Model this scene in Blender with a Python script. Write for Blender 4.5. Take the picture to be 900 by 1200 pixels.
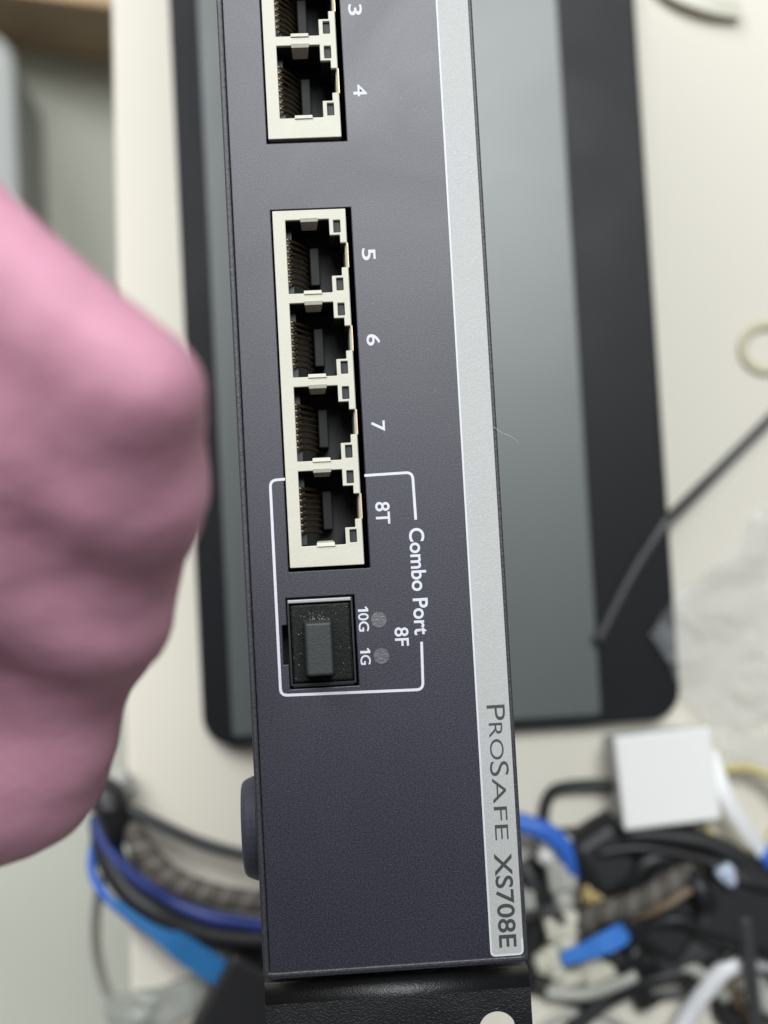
import bpy, bmesh, math, random
from mathutils import Vector, Matrix, noise

for o in list(bpy.data.objects):
    bpy.data.objects.remove(o, do_unlink=True)
scene = bpy.context.scene
C = scene.collection
MM = 0.001
PZ = 0.190            # height of the switch's front face above the table top

# ------------------------------------------------------------------ camera
CAM = Vector((-11.477 * MM, -10.547 * MM, PZ + 237.43 * MM))
RX, RY, RZ = 0.0602509, -0.0533279, -0.0542895
FPX = 1692.0          # focal length in pixels of the 900 x 1200 photograph
ROT = (Matrix.Rotation(RZ, 3, 'Z') @ Matrix.Rotation(RY, 3, 'Y') @ Matrix.Rotation(RX, 3, 'X'))
cam_data = bpy.data.cameras.new('camera')
cam = bpy.data.objects.new('camera', cam_data)
C.objects.link(cam)
cam.matrix_world = Matrix.Translation(CAM) @ ROT.to_4x4()
cam_data.sensor_fit = 'VERTICAL'
cam_data.sensor_height = 24.0
cam_data.lens = 24.0 * FPX / 1200.0
cam_data.clip_start = 0.01
cam_data.clip_end = 50
cam_data.dof.use_dof = True
cam_data.dof.focus_distance = 0.2385
cam_data.dof.aperture_fstop = 7.5
scene.camera = cam

# ------------------------------------------------------------------ light
world = bpy.data.worlds.new('World')
scene.world = world
world.use_nodes = True
wbg = world.node_tree.nodes['Background']
wbg.inputs[0].default_value = (0.92, 0.96, 1.0, 1)
wbg.inputs[1].default_value = 0.11


def area(name, loc, target, sx, sy, power, color):
    l = bpy.data.lights.new(name, 'AREA')
    l.shape = 'RECTANGLE'; l.size = sx; l.size_y = sy
    l.energy = power; l.color = color
    o = bpy.data.objects.new(name, l); C.objects.link(o)
    o.location = loc
    o.rotation_euler = (Vector(target) - Vector(loc)).to_track_quat('-Z', 'Y').to_euler()
    return o


area('ceiling_lamp', (0.22, 0.85, 1.9), (0.1, 0.25, 0.05), 0.8, 0.9, 40, (0.96, 0.99, 1.0))
area('side_fill', (-0.95, 1.25, 1.25), (-0.1, 0.0, -0.1), 1.2, 0.9, 38, (0.98, 0.99, 1.0))  # added fill from the upper left, brightens the floor and left table

scene.view_settings.view_transform = 'Standard'
scene.view_settings.look = 'None'
scene.view_settings.exposure = 0.0
scene.view_settings.gamma = 1.0
scene.render.engine = 'CYCLES'
scene.cycles.max_bounces = 8
scene.cycles.transparent_max_bounces = 12
scene.cycles.use_denoising = True

# ------------------------------------------------------------------ helpers


def at(px, py, z):
    """Table-space point that a photograph pixel shows at height z (metres)."""
    d = ROT @ Vector(((px - 450) / FPX, -(py - 600) / FPX, -1.0))
    return CAM + d * ((z - CAM.z) / d.z)


def onp(px, py):
    p = at(px, py, PZ)
    return p.x, p.y


def srgb(r, g, b):
    def f(c):
        c /= 255.0
        return c / 12.92 if c <= 0.04045 else ((c + 0.055) / 1.055) ** 2.4
    return (f(r), f(g), f(b), 1)


def mat(name, col, rough=0.5, metal=0.0, spec=0.5, bump=0.0, bscale=800.0, vary=0.0, vscale=60.0,
        sss=0.0, coat=0.0, speck=0.0, sscale=5000.0, sheen=0.0, aniso=None):
    m = bpy.data.materials.new(name)
    m.use_nodes = True
    nt = m.node_tree
    b = nt.nodes['Principled BSDF']
    b.inputs['Base Color'].default_value = col
    b.inputs['Roughness'].default_value = rough
    b.inputs['Metallic'].default_value = metal
    b.inputs['Specular IOR Level'].default_value = spec
    b.inputs['Coat Weight'].default_value = coat
    b.inputs['Sheen Weight'].default_value = sheen
    if sss:
        b.inputs['Subsurface Weight'].default_value = sss
        b.inputs['Subsurface Radius'].default_value = (0.012, 0.004, 0.003)
        b.inputs['Subsurface Scale'].default_value = 1.0
    tc = nt.nodes.new('ShaderNodeTexCoord')
    base = None
    if vary:
        n = nt.nodes.new('ShaderNodeTexNoise')
        n.inputs['Scale'].default_value = vscale
        n.inputs['Detail'].default_value = 5
        nt.links.new(tc.outputs['Object'], n.inputs['Vector'])
        mx = nt.nodes.new('ShaderNodeMix'); mx.data_type = 'RGBA'
        mx.inputs['A'].default_value = tuple(c * (1 - vary) for c in col[:3]) + (1,)
        mx.inputs['B'].default_value = tuple(min(1, c * (1 + vary)) for c in col[:3]) + (1,)
        nt.links.new(n.outputs['Fac'], mx.inputs['Factor'])
        base = mx.outputs['Result']
    if speck:
        n = nt.nodes.new('ShaderNodeTexNoise')
        n.inputs['Scale'].default_value = sscale
        n.inputs['Detail'].default_value = 2
        nt.links.new(tc.outputs['Object'], n.inputs['Vector'])
        rp = nt.nodes.new('ShaderNodeValToRGB')
        rp.color_ramp.elements[0].position = 0.42
        rp.color_ramp.elements[1].position = 0.72
        nt.links.new(n.outputs['Fac'], rp.inputs['Fac'])
        mx = nt.nodes.new('ShaderNodeMix'); mx.data_type = 'RGBA'
        if base:
            nt.links.new(base, mx.inputs['A'])
        else:
            mx.inputs['A'].default_value = col
        mx.inputs['B'].default_value = tuple(min(1, c + speck) for c in col[:3]) + (1,)
        nt.links.new(rp.outputs['Color'], mx.inputs['Factor'])
        base = mx.outputs['Result']
    if base:
        nt.links.new(base, b.inputs['Base Color'])
    if bump:
        n = nt.nodes.new('ShaderNodeTexNoise')
        n.inputs['Scale'].default_value = bscale
        n.inputs['Detail'].default_value = 3
        nt.links.new(tc.outputs['Object'], n.inputs['Vector'])
        bp = nt.nodes.new('ShaderNodeBump')
        bp.inputs['Strength'].default_value = bump
        bp.inputs['Distance'].default_value = 0.0002
        nt.links.new(n.outputs['Fac'], bp.inputs['Height'])
        nt.links.new(bp.outputs['Normal'], b.inputs['Normal'])
    return m


M = {}
M['panel'] = mat('navy_powder_coat', (0.0060, 0.0058, 0.0185, 1), 0.40, 0.0, 0.55, bump=0.08, bscale=4600, speck=0.036, sscale=4200, vary=0.10, vscale=40)
M['chassis'] = mat('dark_chassis_paint', (0.020, 0.020, 0.026, 1), 0.45, bump=0.4, bscale=2200, speck=0.02, sscale=3000)
M['ear'] = mat('black_textured_paint', (0.006, 0.006, 0.0065, 1), 0.33, bump=0.5, bscale=3400, vary=0.3, vscale=300)
M['silver'] = mat('silver_strip', (0.345, 0.355, 0.348, 1), 0.5, 0.0, 0.5, bump=0.2, bscale=3600, vary=0.05, vscale=90, speck=0.05, sscale=4400)
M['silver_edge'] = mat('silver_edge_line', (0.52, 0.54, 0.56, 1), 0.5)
M['ink_white'] = mat('white_print', (0.54, 0.55, 0.61, 1), 0.6, vary=0.08, vscale=900)
M['ink_dark'] = mat('dark_print', (0.035, 0.038, 0.038, 1), 0.5)
M['shield'] = mat('cream_port_shield', (0.48, 0.475, 0.395, 1), 0.5, 0.0, 0.5, bump=0.15, bscale=1500, vary=0.06, vscale=220)
M['black_plastic'] = mat('black_plastic', (0.012, 0.012, 0.013, 1), 0.45)
M['cavity'] = mat('black_port_plastic', (0.007, 0.007, 0.008, 1), 0.6)
M['ridge'] = mat('grey_port_plastic', (0.010, 0.0105, 0.011, 1), 0.5, spec=0.2)
M['gold'] = mat('gold_contact', (0.32, 0.23, 0.13, 1), 0.45, 1.0)
M['copper'] = mat('copper_edge', (0.75, 0.50, 0.28, 1), 0.45, 0.6)
M['led'] = mat('grey_lens', (0.085, 0.088, 0.096, 1), 0.35, bump=0.4, bscale=2500, vary=0.3, vscale=900)
M['led_window'] = mat('smoked_led_window', (0.022, 0.026, 0.025, 1), 0.5, spec=0.3)
M['cage'] = mat('cage_metal', (0.015, 0.015, 0.016, 1), 0.4, spec=0.3)
M['dust_plug'] = mat('dusty_black_rubber', (0.004, 0.0042, 0.004, 1), 0.4, spec=0.15, bump=0.25, bscale=2500, vary=0.3, vscale=300, speck=0.015, sscale=5200)
M['grip'] = mat('worn_black_rubber', (0.026, 0.029, 0.029, 1), 0.45, spec=0.3, bump=0.2, bscale=2500, vary=0.2, vscale=400, speck=0.02, sscale=5000)
M['bare_metal'] = mat('bare_metal', (0.30, 0.31, 0.31, 1), 0.45, 0.4)
M['dust'] = mat('pale_dust', (0.36, 0.37, 0.37, 1), 0.9, vary=0.4, vscale=1500)
M['foot'] = mat('dark_rubber', (0.040, 0.040, 0.060, 1), 0.6, bump=0.2, bscale=1500)
M['table'] = mat('cream_laminate', (0.70, 0.665, 0.575, 1), 0.5, 0, 0.35, vary=0.04, vscale=12)
M['floor'] = mat('grey_green_floor', (0.54, 0.55, 0.48, 1), 0.6, vary=0.08, vscale=8)
M['wood'] = mat('brown_wood', (0.38, 0.265, 0.165, 1), 0.6, vary=0.35, vscale=25, bump=0.3, bscale=200)
M['wood_lit'] = mat('lit_wood', (0.62, 0.43, 0.24, 1), 0.55, vary=0.15, vscale=30)  # paler copy of the brown wood, light on the box top put into colour
M['grey_plastic'] = mat('pale_grey_plastic', (0.33, 0.345, 0.335, 1), 0.6, vary=0.05, vscale=20)
M['tablet'] = mat('black_tablet_frame', (0.011, 0.012, 0.014, 1), 0.38, 0, 0.14)
M['screen'] = mat('grey_tablet_surface', (0.074, 0.089, 0.086, 1), 0.38, 0, 0.72, vary=0.12, vscale=14)
M['black_cable'] = mat('black_cable', (0.014, 0.014, 0.015, 1), 0.45, bump=0.2, bscale=400)
M['grey_cable'] = mat('dark_grey_cable', (0.055, 0.055, 0.058, 1), 0.4)
M['light_cable'] = mat('light_grey_cable', (0.42, 0.42, 0.38, 1), 0.45)
M['white_cable'] = mat('white_cable', (0.80, 0.81, 0.82, 1), 0.4)
M['tan_cable'] = mat('tan_cable', (0.20, 0.145, 0.095, 1), 0.5)
M['braid'] = mat('brown_grey_braid', (0.095, 0.085, 0.07, 1), 0.7, vary=0.3, vscale=700, bump=0.5, bscale=1800)
M['braid_pale'] = mat('pale_brown_grey_braid', (0.17, 0.155, 0.135, 1), 0.7, vary=0.3, vscale=700, bump=0.5, bscale=1800)
M['navy_cable'] = mat('navy_blue_cable', (0.022, 0.04, 0.19, 1), 0.5)
M['blue_cable'] = mat('blue_cable', (0.04, 0.16, 0.62, 1), 0.4)
M['blue_strap'] = mat('bright_blue_strap', (0.045, 0.21, 0.66, 1), 0.6, bump=0.3, bscale=900)
M['sky_strap'] = mat('sky_blue_strap', (0.02, 0.16, 0.40, 1), 0.55, bump=0.3, bscale=900)
M['white_plastic'] = mat('white_plastic', (0.80, 0.80, 0.76, 1), 0.4)
M['card'] = mat('white_card', (0.90, 0.90, 0.87, 1), 0.6, vary=0.03, vscale=25)
M['cream_plastic'] = mat('cream_plastic', (0.62, 0.60, 0.50, 1), 0.4)
M['tan_plastic'] = mat('tan_plastic', (0.50, 0.38, 0.17, 1), 0.45)
M['pale_blue'] = mat('pale_blue_plastic', (0.50, 0.58, 0.72, 1), 0.35)
M['band'] = mat('pale_yellow_rubber', (0.62, 0.55, 0.25, 1), 0.45)
M['band_pale'] = mat('pale_cream_rubber', (0.56, 0.52, 0.36, 1), 0.6)
M['pink'] = mat('pink_skin', (0.50, 0.245, 0.325, 1), 0.65, 0, 0.3, vary=0.38, vscale=38, sss=0.2, bump=0.6, bscale=700)


def film(name, tint, density):
    m = bpy.data.materials.new(name); m.use_nodes = True
    nt = m.node_tree
    for n in list(nt.nodes):
        nt.nodes.remove(n)
    out = nt.nodes.new('ShaderNodeOutputMaterial')
    tr = nt.nodes.new('ShaderNodeBsdfTransparent')
    di = nt.nodes.new('ShaderNodeBsdfPrincipled')
    di.inputs['Base Color'].default_value = tint
    di.inputs['Roughness'].default_value = 0.16
    mx = nt.nodes.new('ShaderNodeMixShader')
    mx.inputs[0].default_value = density
    nt.links.new(tr.outputs[0], mx.inputs[1]); nt.links.new(di.outputs[0], mx.inputs[2])
    nt.links.new(mx.outputs[0], out.inputs['Surface'])
    return m


M['film'] = film('clear_plastic_film', (0.80, 0.82, 0.86, 1), 0.12)
M['film_grey'] = film('cloudy_plastic_film', (0.40, 0.42, 0.38, 1), 0.60)


def wear(m, lo, hi, scale, dust=0.0, dscale=260.0):
    """uneven sheen from handling and a few dust specks"""
    nt = m.node_tree
    b = nt.nodes['Principled BSDF']
    tc = nt.nodes.new('ShaderNodeTexCoord')
    n = nt.nodes.new('ShaderNodeTexNoise')
    n.inputs['Scale'].default_value = scale; n.inputs['Detail'].default_value = 6; n.inputs['Distortion'].default_value = 1.2
    nt.links.new(tc.outputs['Object'], n.inputs['Vector'])
    r = nt.nodes.new('ShaderNodeMapRange')
    r.inputs['From Min'].default_value = 0.3; r.inputs['From Max'].default_value = 0.7
    r.inputs['To Min'].default_value = lo; r.inputs['To Max'].default_value = hi
    nt.links.new(n.outputs['Fac'], r.inputs['Value'])
    nt.links.new(r.outputs['Result'], b.inputs['Roughness'])
    if dust:
        v = nt.nodes.new('ShaderNodeTexVoronoi'); v.inputs['Scale'].default_value = dscale
        nt.links.new(tc.outputs['Object'], v.inputs['Vector'])
        lt = nt.nodes.new('ShaderNodeMath'); lt.operation = 'LESS_THAN'; lt.inputs[1].default_value = 0.020
        nt.links.new(v.outputs['Distance'], lt.inputs[0])
        sp = nt.nodes.new('ShaderNodeSeparateColor'); nt.links.new(v.outputs['Color'], sp.inputs[0])
        g = nt.nodes.new('ShaderNodeMath'); g.operation = 'GREATER_THAN'; g.inputs[1].default_value = 1 - dust
        nt.links.new(sp.outputs[0], g.inputs[0])
        mu = nt.nodes.new('ShaderNodeMath'); mu.operation = 'MULTIPLY'
        nt.links.new(lt.outputs[0], mu.inputs[0]); nt.links.new(g.outputs[0], mu.inputs[1])
        mx = nt.nodes.new('ShaderNodeMix'); mx.data_type = 'RGBA'
        src = b.inputs['Base Color'].links[0].from_socket
        nt.links.new(src, mx.inputs['A']); mx.inputs['B'].default_value = (0.35, 0.35, 0.38, 1)
        nt.links.new(mu.outputs[0], mx.inputs['Factor'])
        nt.links.new(mx.outputs['Result'], b.inputs['Base Color'])


wear(M['panel'], 0.37, 0.42, 28, dust=0.5, dscale=420)
wear(M['screen'], 0.365, 0.395, 16)
wear(M['tablet'], 0.35, 0.42, 20)
wear(M['ear'], 0.28, 0.42, 60)


def link(name, me, m, parent=None):
    o = bpy.data.objects.new(name, me)
    C.objects.link(o)
    if m is not None and not me.materials:
        me.materials.append(M[m] if isinstance(m, str) else m)
    if parent:
        o.parent = parent
    return o


def obj(name, bm, m, parent=None, smooth=False, bevel=0.0, seg=2, solid=0.0):
    me = bpy.data.meshes.new(name)
    bmesh.ops.recalc_face_normals(bm, faces=bm.faces)
    bm.to_mesh(me); bm.free()
    if smooth:
        for p in me.polygons:
            p.use_smooth = True
    o = link(name, me, m, parent)
    if solid:
        s = o.modifiers.new('solid', 'SOLIDIFY'); s.thickness = solid; s.offset = -1
    if bevel:
        b = o.modifiers.new('bevel', 'BEVEL'); b.width = bevel; b.segments = seg
        b.limit_method = 'ANGLE'; b.angle_limit = math.radians(40)
        b.harden_normals = False
    return o


def thing(name, label, cat, loc=(0, 0, 0), group=None):
    o = bpy.data.objects.new(name, None); C.objects.link(o)
    o.location = loc; o.empty_display_size = 0.01
    return tag(o, label, cat, group)


def tag(o, label, cat, group=None):
    o['label'] = label; o['category'] = cat
    if group:
        o['group'] = group
    return o


def struct(o):
    o['kind'] = 'structure'
    return o


def bx(bm, x0, x1, y0, y1, z0, z1, mtx=None):
    vs = [bm.verts.new((x, y, z)) for z in (z0, z1) for y in (y0, y1) for x in (x0, x1)]
    if mtx:
        for v in vs:
            v.co = mtx @ v.co
    for f in ((0, 2, 3, 1), (4, 5, 7, 6), (0, 1, 5, 4), (2, 6, 7, 3), (0, 4, 6, 2), (1, 3, 7, 5)):
        bm.faces.new([vs[i] for i in f])
    return vs


def box(x0, x1, y0, y1, z0, z1, mtx=None):
    bm = bmesh.new(); bx(bm, x0, x1, y0, y1, z0, z1, mtx); return bm


def prism(pts, z0, z1):
    """Upright prism over a plan polygon."""
    bm = bmesh.new()
    a = [bm.verts.new((x, y, z0)) for x, y in pts]
    b = [bm.verts.new((x, y, z1)) for x, y in pts]
    bm.faces.new(a[::-1]); bm.faces.new(b)
    n = len(pts)
    for i in range(n):
        bm.faces.new((a[i], a[(i + 1) % n], b[(i + 1) % n], b[i]))
    return bm


def roundrect(x0, x1, y0, y1, r, n=6):
    pts = []
    for cx, cy, a0 in ((x1 - r, y1 - r, 0), (x0 + r, y1 - r, 90), (x0 + r, y0 + r, 180), (x1 - r, y0 + r, 270)):
        for i in range(n + 1):
            a = math.radians(a0 + 90 * i / n)
            pts.append((cx + r * math.cos(a), cy + r * math.sin(a)))
    return pts


def spline(pts, n=10):
    """Catmull-Rom through the points."""
    P = [pts[0] * 2 - pts[1]] + list(pts) + [pts[-1] * 2 - pts[-2]]
    out = []
    for i in range(1, len(P) - 2):
        a, b, c, d = P[i - 1], P[i], P[i + 1], P[i + 2]
        for k in range(n):
            t = k / n
            out.append(0.5 * ((2 * b) + (c - a) * t + (2 * a - 5 * b + 4 * c - d) * t * t + (3 * b - a - 3 * c + d) * t ** 3))
    out.append(P[-2].copy())
    return out


def frames(path):
    res = []
    for i, p in enumerate(path):
        t = (path[min(i + 1, len(path) - 1)] - path[max(i - 1, 0)]).normalized()
        u = t.cross(Vector((0, 0, 1)))
        if u.length < 1e-4:
            u = t.cross(Vector((0, 1, 0)))
        u.normalize()
        res.append((p, t, u, u.cross(t)))
    return res


def tube(bm, path, r, ns=12, flat=1.0, rad=None):
    rings = []
    for i, (p, t, u, w) in enumerate(frames(path)):
        rr = rad(i / (len(path) - 1)) if rad else r
        rings.append([bm.verts.new(p + u * (rr * math.cos(2 * math.pi * k / ns)) + w * (rr * flat * math.sin(2 * math.pi * k / ns))) for k in range(ns)])
    for a, b in zip(rings, rings[1:]):
        for k in range(ns):
            bm.faces.new((a[k], a[(k + 1) % ns], b[(k + 1) % ns], b[k]))
    bm.faces.new(rings[0][::-1]); bm.faces.new(rings[-1])


def pts3(px):
    """(px, py, height in mm) list -> points on / above the table."""
    return [at(p[0], p[1], p[2] * MM) for p in px]


# ------------------------------------------------------------------ table and floor
edge = [at(130, 0, 0), at(152, 1140, 0)]
dirv = (edge[1] - edge[0]).normalized()
e0 = edge[0] - dirv * 0.35; e1 = edge[1] + dirv * 0.35
table = obj('table_top', prism([(e1.x, e1.y), (0.6, e1.y), (0.6, e0.y), (e0.x, e0.y)], -0.025, 0.0), 'table', bevel=0.002)
struct(table)
bm = bmesh.new(); bx(bm, -3, 3, -3, 3, -0.52, -0.50)
struct(obj('floor', bm, 'floor'))

# ------------------------------------------------------------------ network switch
YT, YB = 0.2566, -0.0714         # long ends of the front panel
XL, XR = -0.0215, 0.0215
sw = thing('network_switch', 'dark navy network switch with a silver strip and a row of cream framed ports', 'network switch', (0, 0, 0.008))


def P(name, bm, m, parent=None, **k):
    """Part of the switch, built in world space under an Empty at the base."""
    o = obj(name, bm, m, None, **k)
    o.parent = parent or sw
    if parent is None:
        o.matrix_parent_inverse = Matrix.Translation((0, 0, -0.008))
    return o


# folded sheet chassis, open at the front
bm = bmesh.new()
zb, zt = 0.008, PZ + 0.00015
t = 0.0010
o_ = roundrect(XL, XR, YB + 0.0002, YT, 0.0006, 3)
i_ = roundrect(XL + t, XR - 0.0008, YB + 0.0012, YT - t, 0.0004, 3)
va = [[bm.verts.new((x, y, z)) for x, y in ring] for ring, z in ((o_, zb), (o_, zt), (i_, zt), (i_, zb + t))]
n = len(o_)
for a, b in zip(va, va[1:]):
    for k in range(n):
        bm.faces.new((a[k], a[(k + 1) % n], b[(k + 1) % n], b[k]))
bm.faces.new(va[0][::-1]); bm.faces.new(va[-1])
P('chassis', bm, 'chassis', bevel=0.00045, seg=3)

# jack blocks: left edge x, top y
JX0 = -13.94 * MM; JW = 12.19 * MM; JL = (4 * 13.97 + 3.5) * MM
JY = [54.02 * MM]
JY.append(onp(314, 164)[1] + JL)
sx0, sy0 = onp(338, 808); sx1, sy1 = onp(416, 697)
sx0 = (sx0 + onp(334, 697)[0]) / 2 + 0.0002; sx1 = (onp(416, 700)[0] + onp(420, 806)[0]) / 2
nx0 = onp(332, 760)[0]; ny1 = onp(334, 733)[1]; ny0 = onp(334, 779)[1]
holes = [(JX0 - 0.00025, JX0 + JW + 0.0009, y - JL - 0.0006, y + 0.0002) for y in JY]
holes += [(sx0, sx1, sy0, sy1), (nx0, sx0, ny0, ny1)]
px0, px1, py0, py1 = XL + 0.00103, XR - 0.00085, YB, YT - 0.0013
xs = sorted({px0, px1} | {h[0] for h in holes} | {h[1] for h in holes})
ys = sorted({py0, py1} | {h[2] for h in holes} | {h[3] for h in holes})
bm = bmesh.new()
grid = {}


def gv(x, y):
    if (x, y) not in grid:
        grid[(x, y)] = bm.verts.new((x, y, PZ))
    return grid[(x, y)]


for a, b in zip(xs, xs[1:]):
    for c, d in zip(ys, ys[1:]):
        mx_, my_ = (a + b) / 2, (c + d) / 2
        if any(h[0] < mx_ < h[1] and h[2] < my_ < h[3] for h in holes):
            continue
        bm.faces.new((gv(a, c), gv(b, c), gv(b, d), gv(a, d)))
me = bpy.data.meshes.new('front_panel')
bm.to_mesh(me); bm.free()
pan = link('front_panel', me, 'panel'); pan.parent = sw
pan.matrix_parent_inverse = Matrix.Translation((0, 0, -0.008))
s = pan.modifiers.new('solid', 'SOLIDIFY'); s.thickness = 0.0012; s.offset = -1
b = pan.modifiers.new('bevel', 'BEVEL'); b.width = 0.00016; b.segments = 2; b.limit_method = 'ANGLE'

# silver strip along the top edge
a0 = onp(512.5, 0); a1 = onp(573.5, 1100); q1 = onp(575, 1120)
b1 = onp(613, 1100)
sxL = (a0[0] + a1[0]) / 2; sxR = b1[0]; syB = q1[1]
pl = roundrect(sxL, sxR, syB, YT - 0.002, 0.0009, 5)
pl = [(x, y) if (x > (sxL + sxR) / 2 and y < 0) else ((sxL if x < (sxL + sxR) / 2 else sxR), (syB if y < 0 else YT - 0.002)) for x, y in pl]
cl = []
for p in pl:
    if not cl or (abs(p[0] - cl[-1][0]) + abs(p[1] - cl[-1][1])) > 1e-7:
        cl.append(p)
if (abs(cl[0][0] - cl[-1][0]) + abs(cl[0][1] - cl[-1][1])) < 1e-7:
    cl.pop()
strip = P('silver_strip', prism(cl, PZ - 0.0001, PZ + 0.00012), 'silver', bevel=0.00006, seg=1)
w = 0.00035


def flat_path(pts, w, z, closed=False):
    """Flat printed line of width w along plan points."""
    bm = bmesh.new()
    n = len(pts); L = []
    for i in range(n):
        p = Vector(pts[i])
        d0 = (p - Vector(pts[i - 1])).normalized() if i > 0 else None
        d1 = (Vector(pts[i + 1]) - p).normalized() if i < n - 1 else None
        d0 = d0 or d1; d1 = d1 or d0
        d = (d0 + d1).normalized()
        nn = Vector((-d.y, d.x)) * (w / 2 / max(0.5, d.dot(d0)))
        L.append((bm.verts.new((p.x + nn.x, p.y + nn.y, z)), bm.verts.new((p.x - nn.x, p.y - nn.y, z))))
    for (a, b), (c, d) in zip(L, L[1:]):
        bm.faces.new((a, b, d, c))
    return bm


def fillet(pts, r, n=5):
    out = [Vector(pts[0])]
    for i in range(1, len(pts) - 1):
        p = Vector(pts[i]); a = (Vector(pts[i - 1]) - p).normalized(); b = (Vector(pts[i + 1]) - p).normalized()
        for k in range(n + 1):
            t = k / n
            out.append((p + a * r) * (1 - t) ** 2 + p * 2 * t * (1 - t) + (p + b * r) * t * t)
    out.append(Vector(pts[-1]))
    return [(v.x, v.y) for v in out]


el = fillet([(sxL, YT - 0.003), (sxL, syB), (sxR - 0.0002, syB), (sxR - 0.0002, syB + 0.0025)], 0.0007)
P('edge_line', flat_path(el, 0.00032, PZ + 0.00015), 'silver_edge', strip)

# lettering -------------------------------------------------------------


def lettering(name, s, y0, y1, xb, xt, m, parent, bold=0.0, z=PZ + 0.00004):
    """Printed text: reads towards -y, capitals point to +x, fitted to the given box."""
    cu = bpy.data.curves.new('t', 'FONT'); cu.body = s; cu.offset = bold; cu.size = 1.0
    cu.resolution_u = 6
    o = bpy.data.objects.new('t', cu); C.objects.link(o)
    dg = bpy.context.evaluated_depsgraph_get()
    me = bpy.data.meshes.new_from_object(o.evaluated_get(dg))
    bpy.data.objects.remove(o, do_unlink=True); bpy.data.curves.remove(cu)
    X = [v.co.x for v in me.vertices]; Y = [v.co.y for v in me.vertices]
    ax, bx_, ay, by = min(X), max(X), min(Y), max(Y)
    for v in me.vertices:
        u = (v.co.x - ax) / (bx_ - ax); w_ = (v.co.y - ay) / (by - ay)
        v.co = (xb + (xt - xb) * w_, y0 + (y1 - y0) * u, z)
    me.materials.clear()
    me.name = name
    q = link(name, me, m); q.parent = parent
    if parent is sw:
        q.matrix_parent_inverse = Matrix.Translation((0, 0, -0.008))
    return q


def ltr(s, xa, ya, xb, yb, m='ink_white', parent=pan, bold=0.0, z=PZ + 0.00004):
    """box from photo pixels: (xa, ya) baseline start .. (xb, yb) cap end"""
    p = onp(xa, ya); q = onp(xb, yb)
    ym = onp((xa + xb) / 2, ya)[1]; yn = onp((xa + xb) / 2, yb)[1]
    pm = onp(xa, (ya + yb) / 2)[0]; qm = onp(xb, (ya + yb) / 2)[0]
    return lettering('lettering', s, ym, yn, pm, qm, m, parent, bold, z)


for s, xa, ya, xb, yb in (('3', 408, 5, 424, 18), ('4', 414, 99, 430, 113), ('5', 424, 291, 440, 305), ('6', 429.5, 391.5, 445.5, 405),
                          ('7', 435, 493, 451, 505.5), ('8T', 440, 588, 457, 614), ('0G', 420, 718.5, 432.3, 740), ('G', 422.3, 767.5, 434.5, 779),
                          ('8F', 462.5, 735, 479, 757)):
    ltr(s, xa, ya, xb, yb, bold=0.012)
ltr('Combo Port', 482.2, 618.5, 500.2, 744, bold=0.018)
ZS = PZ + 0.00016
# small capitals, thin then bold
for s, ya, yb, xa, xb in (('P', 826, 844, 570.5, 591.5), ('RO', 847, 890, 573.5, 589.5), ('S', 892, 909, 574.0, 596.0), ('AFE', 911.5, 984, 578.5, 594.0)):
    ltr(s, xa, ya, xb, yb, 'ink_dark', strip, bold=-0.005, z=ZS)
ltr('XS708E', 581.5, 999.5, 602.5, 1110, 'ink_dark', strip, bold=0.014, z=ZS)

for xa, ya, xb, yb in ((419.3, 711, 431.6, 716.5), (421.8, 759.8, 434, 765.3)):
    p = onp(xa, ya); q = onp(xb, yb)
    x0, x1, y0, y1 = p[0], q[0], p[1], q[1]
    W_ = y1 - y0
    bm = bmesh.new()
    stem = [(0.0, 0.50), (1.0, 0.55), (1.0, 1.0), (0.0, 1.0)]
    flag = [(1.0, 0.55), (0.80, 0.0), (0.66, 0.10), (0.76, 0.54)]
    for poly_ in (stem, flag):
        bm.faces.new([bm.verts.new((x0 + (x1 - x0) * a, y0 + W_ * b_, PZ + 0.00004)) for a, b_ in poly_])
    P('lettering', bm, 'ink_white', pan)

# white outline round the combo port
zl = PZ + 0.00004
c1 = [onp(334, 561.5), onp(316.5, 563), onp(329, 815), onp(495.8, 808), onp(494, 752)]
P('outline', flat_path(fillet(c1, 0.0011), 0.00045, zl), 'ink_white', pan)
c2 = [onp(427, 557.3), onp(483.3, 553.5), onp(487.2, 609)]
P('outline', flat_path(fillet(c2, 0.0011), 0.00045, zl), 'ink_white', pan)

# jack blocks -------------------------------------------------------------
PORT = 13.97 * MM


def port_outline(y1):
    """opening outline of one port, y1 = top y of the opening (plan mm from JX0)"""
    H = 12.35 * MM
    x0 = 2.1 * MM; xa = 9.35 * MM; xb = 11.05 * MM; xc = 11.98 * MM
    s1, s2 = 2.75 * MM, 4.1 * MM
    return [(x0, y1), (xa, y1), (xa, y1 - s1), (xb, y1 - s1), (xb, y1 - s2), (xc, y1 - s2),
            (xc, y1 - H + s2), (xb, y1 - H + s2), (xb, y1 - H + s1), (xa, y1 - H + s1), (xa, y1 - H), (x0, y1 - H)]


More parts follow.
